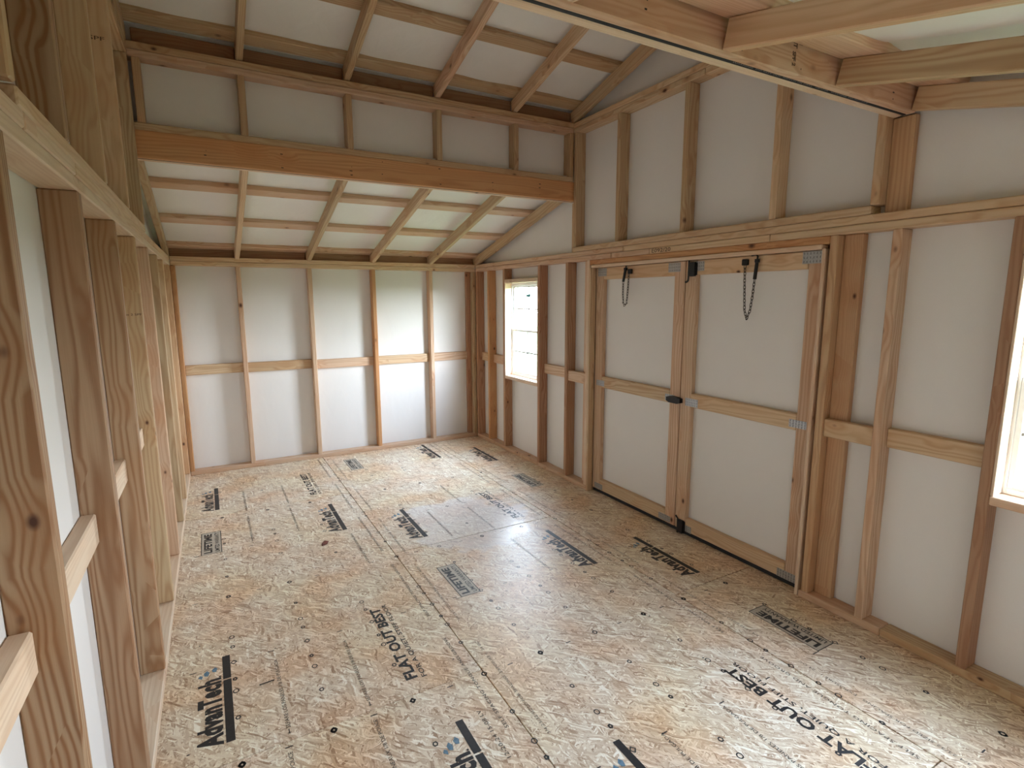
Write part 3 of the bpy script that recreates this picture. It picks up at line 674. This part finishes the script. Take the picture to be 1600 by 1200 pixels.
for xs in (-1.722, -.552):
    y = -5.6; i = 0
    while y < -.55:
        stamp('edge_print', 'tg', TG, xs-.050, y, fadeink); stamp('edge_print', 'sz', SZ, xs+.070, y-.1, fadeink)
        y += .82; i += 1
stamp('grade_print', 'grade', [fit(text_mesh('12-20-24 15-08 LV', .1), .25, .016, 0, 0)], -1.83, -4.08, ink)
# nailing guide marks, one joined print per sheet
for x0, x1, y0, y1, s in sheets:
    yr = {(-3.10): -3.655, (-1.722): -3.655, (-.552): -3.655}[x0]
    parts = []
    xs = [x for x in (-2.95, -2.648, -2.343, -2.040, -1.725, -1.443, -1.137, -.831, -.55, -.225) if x0 < x < x1]
    for x in xs:
        k = -40
        for mult, typ in ((.4064, 'o'), (.6096, 's'), (.2438, 'g'), (.4877, 'd')):
            for n in range(-6, 9):
                y = yr + n*mult
                if not (y0+.02 < y < y1-.02) or y > -.5: continue
                if typ == 'g' and n % 2 == 0: continue
                if random.random() < (.06 if y < -2.9 else .35): continue
                if typ == 'o': parts.append(ringm(x, y, .0080, .0122, 12, 1.15))
                elif typ == 's': parts.append(ringm(x, y, .0085, .0145, 4, 1.15))
                elif typ == 'g': parts.append(ringm(x, y, .0058, .0110, 6, 1.15))
                else: parts.append(ringm(x, y, .0036, .0108, 5, 1.2))
        for n in range(-6, 9):
            y = yr + n*.6096
            if y0+.02 < y < y1-.02 and y < -.5: parts.append(rect(x-.168, y-.0025, x-.142, y+.0025))
    for n in range(12):
        x = random.uniform(x0+.03, x1-.03); y = random.uniform(y0+.03, y1-.03); parts.append(disc(x, y, random.uniform(.0015, .004), random.uniform(.7, 2)))
    V, F = joined(parts); me = bpy.data.meshes.new('guide_marks'); me.from_pydata(V, [], F)
    bm = bmesh.new(); bm.from_mesh(me)
    for fc in bm.faces:
        fc.normal_update()
        if fc.normal.z < 0: fc.normal_flip()
    bm.to_mesh(me); bm.free()
    place('guide_marks', me, s, Matrix.Translation((0, 0, .0005)), ink, kind='stuff')
# small loose bits lying on the floor
o = place('nail', mesh('nail', *joined([tube([(-2.560, -3.262, .003), (-2.505, -3.258, .003)], .0020, 8), tube([(-2.562, -3.262, .003), (-2.560, -3.262, .003)], .0042, 8)])), None, I4, chainm)
o['label'] = 'loose dark nail lying on the floor near the left logo'; o['category'] = 'nail'
V = [(0, 0, 0), (.035, .012, 0), (.052, .05, 0), (.030, .075, 0), (.006, .040, 0)]
o = place('wood_chip', mesh('wood_chip', [(a, b_, 0) for a, b_, c_ in V]+[(a*.9+.003, b_*.9+.003, .004) for a, b_, c_ in V], [[0, 1, 2, 3, 4], [9, 8, 7, 6, 5]]+[[i, (i+1) % 5, (i+1) % 5+5, i+5] for i in range(5)]), None, Matrix.Translation((-2.10, -2.06, .0012)), redink)
o['label'] = 'dark red wood chip on the floor in front of the studs'; o['category'] = 'wood chip'

# ------------------------------------------------------------------ writing on the lumber
def wall_print(par, body, M, w, h, mat, name='lumber_stamp', bold=.001):
    V, F = fit(text_mesh(body, .1, bold=bold), w, h, 0, 0); me = bpy.data.meshes.new(name); me.from_pydata(V, [], F)
    place(name, me, par, M, mat)
brown = plain('brown_stamp_ink', (0.10, 0.05, 0.025), 0.6, 0, 0.3, 90)
# text reads along -y on the right wall (facing -x)
RW = Matrix(((0, 0, -1), (-1, 0, 0), (0, 1, 0))).to_4x4()
wall_print(wr, 'E092/20', Matrix.Translation((-.0016, -2.745, 1.869)) @ RW, .170, .026, brown)
LWs = Matrix(((1, 0, 0), (0, 0, -1), (0, 1, 0))).to_4x4()      # faces -y, reads along +x
wall_print(bn, 'HT', Matrix.Translation((-.795, -4.2406, 2.452)) @ LWs @ Matrix.Rotation(-math.pi/2, 4, 'Z'), .030, .022, brown, bold=.006)
wall_print(bn, 'SPF 2', Matrix.Translation((-.798, -4.2406, 2.412)) @ LWs @ Matrix.Rotation(-math.pi/2, 4, 'Z'), .048, .020, brown, bold=.006)
DN = Matrix(((1, 0, 0), (0, -1, 0), (0, 0, -1))).to_4x4()
wall_print(wv, 'SPF', ML @ Matrix.Translation((OX+.012, -2.5006, 2.66)) @ LWs, .055, .016, brown)
wall_print(wl, 'No 2 SPF', ML @ Matrix.Translation((OX+.010, -2.4176, 1.50)) @ LWs, .075, .010, brown)
wall_print(bn, 'WARNING  DO NOT CUT  NOTCH OR DRILL   HEADER   WARNING  DO NOT CUT', Matrix.Translation((-1.05, -4.1995, 2.3408)) @ DN, .80, .0055, steel, name='strip_print', bold=.0)
